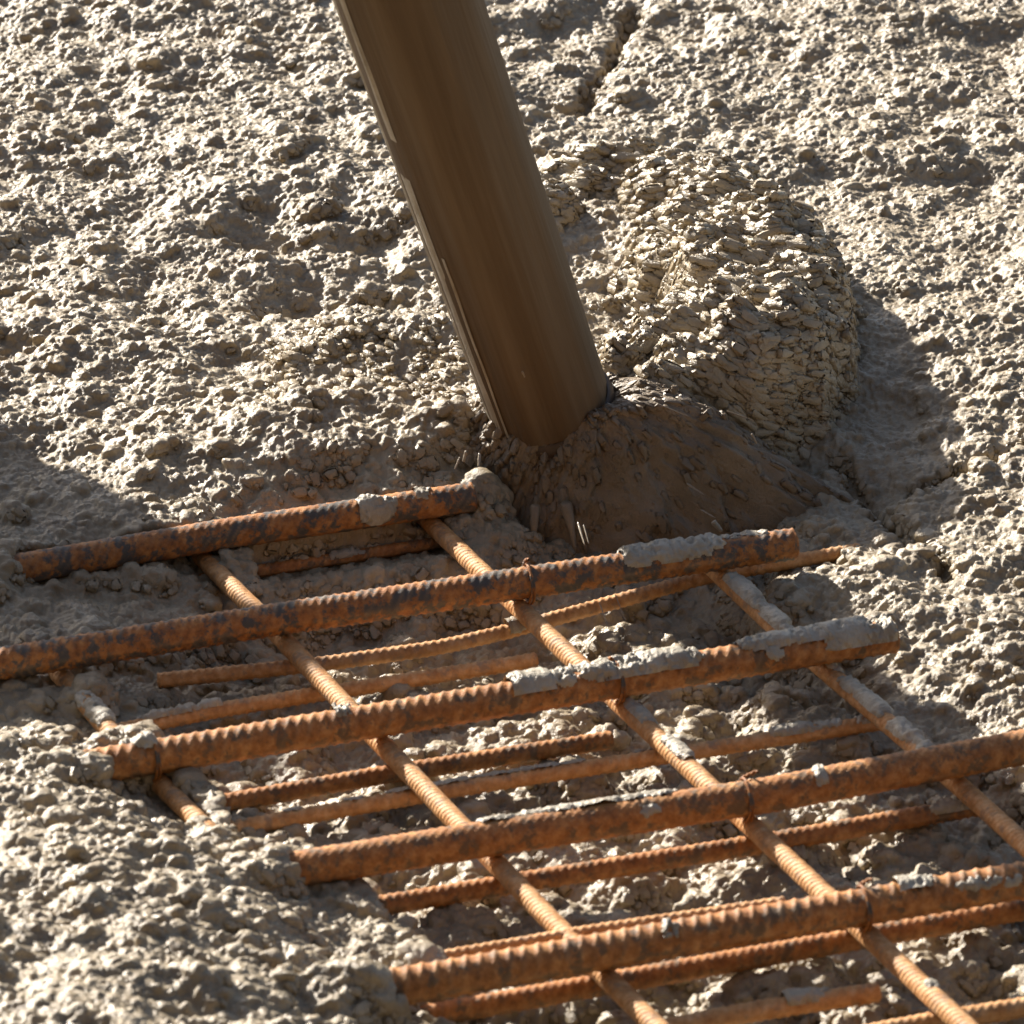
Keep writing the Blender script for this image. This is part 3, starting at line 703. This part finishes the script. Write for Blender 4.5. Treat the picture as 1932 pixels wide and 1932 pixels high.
hb_ = link('hose_wall', np.concatenate([Vo.reshape(-1, 3), Vi.reshape(-1, 3)]), np.concatenate([Qo, Qi, Qr, Qt]), M_HOSE, parent=root)
# pale cement streaks that paint the sun's glint along its left edge
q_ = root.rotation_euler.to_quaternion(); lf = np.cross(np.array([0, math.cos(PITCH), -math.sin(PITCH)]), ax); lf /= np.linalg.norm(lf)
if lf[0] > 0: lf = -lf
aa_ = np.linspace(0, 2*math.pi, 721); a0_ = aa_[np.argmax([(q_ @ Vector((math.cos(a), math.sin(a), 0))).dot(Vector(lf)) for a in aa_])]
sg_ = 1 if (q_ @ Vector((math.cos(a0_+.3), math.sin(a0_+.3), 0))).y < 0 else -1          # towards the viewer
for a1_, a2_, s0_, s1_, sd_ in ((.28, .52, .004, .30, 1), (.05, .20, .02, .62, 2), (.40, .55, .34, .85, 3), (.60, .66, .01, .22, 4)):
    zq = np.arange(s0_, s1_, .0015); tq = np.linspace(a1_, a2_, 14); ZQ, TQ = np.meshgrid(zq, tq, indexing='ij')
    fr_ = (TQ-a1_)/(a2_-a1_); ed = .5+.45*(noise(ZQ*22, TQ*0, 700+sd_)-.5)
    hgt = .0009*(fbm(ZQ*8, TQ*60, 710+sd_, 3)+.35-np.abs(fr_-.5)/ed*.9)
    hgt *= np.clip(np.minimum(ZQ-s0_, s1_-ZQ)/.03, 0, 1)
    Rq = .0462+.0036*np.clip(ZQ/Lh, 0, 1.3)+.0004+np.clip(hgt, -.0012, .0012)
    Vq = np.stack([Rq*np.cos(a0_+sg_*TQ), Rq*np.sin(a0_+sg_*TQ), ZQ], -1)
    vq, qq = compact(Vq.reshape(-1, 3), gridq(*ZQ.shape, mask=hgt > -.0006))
    link('glint_streak', vq, qq, M_CRUST, parent=root)
# reinforced lip
pr = [(.0455, -.004), (.0485, -.006), (.0500, -.002), (.0500, .006), (.0485, .011), (.0466, .013)]
PR = np.array([[ (r_*math.cos(a), r_*math.sin(a), z_) for a in th] for r_, z_ in pr]); ii = np.arange(len(pr)*nth).reshape(len(pr), nth); jj = np.roll(ii, -1, 1)
link('hose_lip', PR.reshape(-1, 3), np.stack([ii[:-1], jj[:-1], jj[1:], ii[1:]], -1).reshape(-1, 4), M_RIM, parent=root)

# concrete bursting out from under the mouth, fluted and ragged
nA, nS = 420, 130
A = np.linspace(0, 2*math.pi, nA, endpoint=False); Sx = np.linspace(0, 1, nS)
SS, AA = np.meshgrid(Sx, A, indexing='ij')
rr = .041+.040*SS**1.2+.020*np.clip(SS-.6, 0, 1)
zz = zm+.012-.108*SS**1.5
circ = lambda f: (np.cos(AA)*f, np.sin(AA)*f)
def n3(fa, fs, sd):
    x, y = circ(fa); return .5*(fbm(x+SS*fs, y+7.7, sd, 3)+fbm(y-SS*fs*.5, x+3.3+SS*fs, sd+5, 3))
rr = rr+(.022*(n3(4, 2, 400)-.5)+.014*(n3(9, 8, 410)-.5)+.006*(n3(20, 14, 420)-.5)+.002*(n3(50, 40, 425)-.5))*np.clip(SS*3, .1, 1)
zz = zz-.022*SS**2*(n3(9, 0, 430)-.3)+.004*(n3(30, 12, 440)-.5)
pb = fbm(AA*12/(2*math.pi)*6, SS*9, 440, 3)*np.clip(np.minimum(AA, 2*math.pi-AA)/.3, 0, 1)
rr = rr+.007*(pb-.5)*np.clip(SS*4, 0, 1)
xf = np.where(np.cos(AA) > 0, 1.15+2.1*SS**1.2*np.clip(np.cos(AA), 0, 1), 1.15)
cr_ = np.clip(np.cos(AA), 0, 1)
SV = np.stack([Mo[0]+rr*np.cos(AA)*xf, Mo[1]+rr*np.sin(AA)*(1-.25*SS)-.020*cr_*SS, zz-.01*SS*cr_+.040*cr_*np.sin(math.pi*SS)**1.2], -1)  # right wing lifted over the heap front, its dark brown painting shade there
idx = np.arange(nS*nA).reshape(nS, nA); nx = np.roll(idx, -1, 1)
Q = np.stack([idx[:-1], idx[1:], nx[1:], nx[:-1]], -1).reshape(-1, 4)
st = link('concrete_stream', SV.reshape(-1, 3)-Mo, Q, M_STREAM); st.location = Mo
tag(st, 'sheet of falling concrete under the hose mouth, its dark brown painting shade over the heap front', 'concrete stream')
cn = SV; e1 = np.roll(cn, -1, 1)-np.roll(cn, 1, 1); e2 = np.gradient(cn, axis=0)
NN = np.cross(e1, e2); NN /= np.linalg.norm(NN, axis=-1)[..., None]+1e-12
if (NN[20, :, :2]*(cn[20, :, :2]-Mo[:2])).sum() < 0: NN = -NN
rg = np.random.default_rng(12); ns_ = 3600
si = (nS*rg.random(ns_)**.7*.99).astype(int); ai = rg.integers(0, nA, ns_)
si = np.clip(si, 12, nS-1); Wc = .0008+.0030*rg.random(ns_)**3
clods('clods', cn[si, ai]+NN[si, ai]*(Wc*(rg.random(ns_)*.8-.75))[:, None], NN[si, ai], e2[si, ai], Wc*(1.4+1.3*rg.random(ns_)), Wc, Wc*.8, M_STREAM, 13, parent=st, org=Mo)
# tongues hanging from the front of the stream
def tongue(p0, p1, r0, r1, seed, name, matl, lb=None, cat=None, group=None, parent=None):
    p0, p1 = np.array(p0), np.array(p1); n = 22; k = np.linspace(0, 1, n)
    P = p0+(p1-p0)*k[:, None]; P[:, 2] += (.004 if parent else 0)*np.sin(k*math.pi)
    rad = (r0+(r1-r0)*k)*np.sqrt(np.clip(1-(k*2-1)**10, .02, 1))*(1+.35*(noise(k*6, k*0, seed)-.5))
    th = np.linspace(0, 2*math.pi, 14, endpoint=False); T = (p1-p0)/np.linalg.norm(p1-p0); a = np.cross(T, [.1, 1, .2]); a /= np.linalg.norm(a); b = np.cross(T, a)
    V = P[:, None]+rad[:, None, None]*(1+.15*(noise(k[:, None]*9+th[None]*0, th[None]*2+k[:, None]*0, seed+1)-.5))[..., None]*(np.cos(th)[None, :, None]*a+np.sin(th)[None, :, None]*b)
    idx = np.arange(n*14).reshape(n, 14); nx = np.roll(idx, -1, 1); Q = np.stack([idx[:-1], nx[:-1], nx[1:], idx[1:]], -1).reshape(-1, 4)
    o = link(name, V.reshape(-1, 3)-(0 if parent else p0), Q, matl, parent=parent)
    if not parent: o.location = p0
    if lb: tag(o, lb, cat, group)
    return o
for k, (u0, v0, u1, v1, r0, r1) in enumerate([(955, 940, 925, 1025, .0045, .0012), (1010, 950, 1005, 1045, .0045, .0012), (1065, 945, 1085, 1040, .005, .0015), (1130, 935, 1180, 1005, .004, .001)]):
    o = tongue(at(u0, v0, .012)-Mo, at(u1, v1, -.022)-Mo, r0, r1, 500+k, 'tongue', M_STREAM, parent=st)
# droplets thrown off the pour
drops = [(1090, 985, 1103, 1028, .0009, .03, 'bright paired splash streak hanging above the free-ended bar'), (1101, 990, 1111, 1026, .0006, .03, 'thinner streak close beside the bright splash streak'),
 (1345, 983, 1362, 1003, .0024, .03, 'fat glinting drop just above the white crust of the free-ended bar'), (1322, 962, 1350, 978, .0008, .03, 'slim golden drop up and left of the fat glinting drop'),
 (1418, 818, 1428, 838, .0012, .05, 'lone shining drop against the dark lower right of the heap'), (1295, 912, 1330, 935, .0008, .03, 'slanted faint drop below the heap, right of the stream'),
 (1240, 762, 1300, 786, .0006, .07, 'long thin streak over the lower edge of the sunlit heap'), (1370, 775, 1425, 795, .0006, .06, 'long thin streak over the shaded right part of the heap'),
 (1130, 1135, 1150, 1190, .0004, .0, 'hair-thin streak crossing the bent lower bar'), (1160, 1120, 1180, 1170, .0004, .0, 'hair-thin streak right of the one crossing the bent lower bar'),
 (880, 850, 874, 872, .0013, .06, 'pale falling drop left of the hose mouth'), (905, 855, 903, 882, .0015, .06, 'largest pale drop directly under the left side of the hose mouth'),
 (868, 862, 858, 886, .0009, .06, 'outermost thin drop left of the hose mouth'), (985, 700, 990, 712, .0008, .12, 'speck of cement flying in front of the lower hose'),
 (952, 616, 955, 621, .0008, .16, 'highest speck of cement flying in front of the hose')]
for k, (u0, v0, u1, v1, r_, z0, lb) in enumerate(drops):
    tongue(at(u0, v0, z0+.008), at(u1, v1, z0), r_, r_*.6, 600+k, 'concrete_drop', M_DROP, lb, 'concrete drop', 'drops flung off the pour')

# ------------------------------------------------------------------ board added unseen left of the view to cast shade across the left edge
sh = np.array([-math.cos(SUN_AZ), -math.sin(SUN_AZ), 0]); tip = at(395, 1310, 0); dsh = np.array([math.sin(SUN_AZ), -math.cos(SUN_AZ), 0])
bp = tip-dsh*.66
bd = bpy.data.objects.new('shade_board', None)
bw, bt, bh = .108, .018, .66*math.tan(SUN_EL)
nxv = 14; nzv = 10; zlv = np.linspace(-.08, bh, nzv)
vs = []; 
for z_ in zlv:
    wv = bw*(1+.02*math.sin(z_*30))
    for (a, b2) in [(-wv, -bt), (-wv+.004, -bt-.003), (wv-.004, -bt-.003), (wv, -bt), (wv, bt), (wv-.004, bt+.003), (-wv+.004, bt+.003), (-wv, bt)]:
        vs.append((a, b2, z_+(.01*a/bw if z_ > bh-.01 else 0)))
ii = np.arange(nzv*8).reshape(nzv, 8); jj = np.roll(ii, -1, 1)
qs = np.stack([ii[:-1], jj[:-1], jj[1:], ii[1:]], -1).reshape(-1, 4)
tp = ii[-1]; qs = np.concatenate([qs, [[tp[0], tp[1], tp[6], tp[7]], [tp[1], tp[2], tp[5], tp[6]], [tp[2], tp[3], tp[4], tp[5]]]])
bo = link('shade_board', vs, qs, M_WOOD, smooth=False); bo.location = bp; bo.rotation_euler = (0, 0, SUN_AZ)
tag(bo, 'rough upright board added unseen left of the view to cast shade', 'board')

# ------------------------------------------------------------------ dark wall added unseen behind the viewer to keep low sky off facing surfaces
m, t, b = mat('dark_sky_block'); n = tex(t, 3, 6); r = ramp(t, n.outputs[0], [(.3, (.022, .015, .009)), (.7, (.045, .030, .018))])
t.links.new(r.outputs[0], b.inputs['Base Color']); b.inputs['Roughness'].default_value = .8
wr = bpy.data.objects.new('sky_block_wall', None); sc.collection.objects.link(wr); wr.location = (0, CY-1.0, 0)
tag(wr, 'tall dark timber wall added unseen behind the viewpoint to block low sky', 'wall')
def boxm(bs):
    V, Q = [], []
    for (x0, x1, y0, y1, z0, z1) in bs:
        k = len(V); V += [(x, y, z) for z in (z0, z1) for (x, y) in ((x0, y0), (x1, y0), (x1, y1), (x0, y1))]
        Q += [(k, k+3, k+2, k+1), (k+4, k+5, k+6, k+7), (k, k+1, k+5, k+4), (k+1, k+2, k+6, k+5), (k+2, k+3, k+7, k+6), (k+3, k, k+4, k+7)]
    return V, Q
for i in range(8):
    link('blocker_panel', *boxm([(-8+i*2+.004, -6+i*2-.004, -.02, 0, -.1, 5.2)]), m, parent=wr, smooth=False)
for i in range(9):
    link('blocker_stud', *boxm([(-8.04+i*2, -7.96+i*2, .003, .09, -.1, 5.2)]), m, parent=wr, smooth=False)
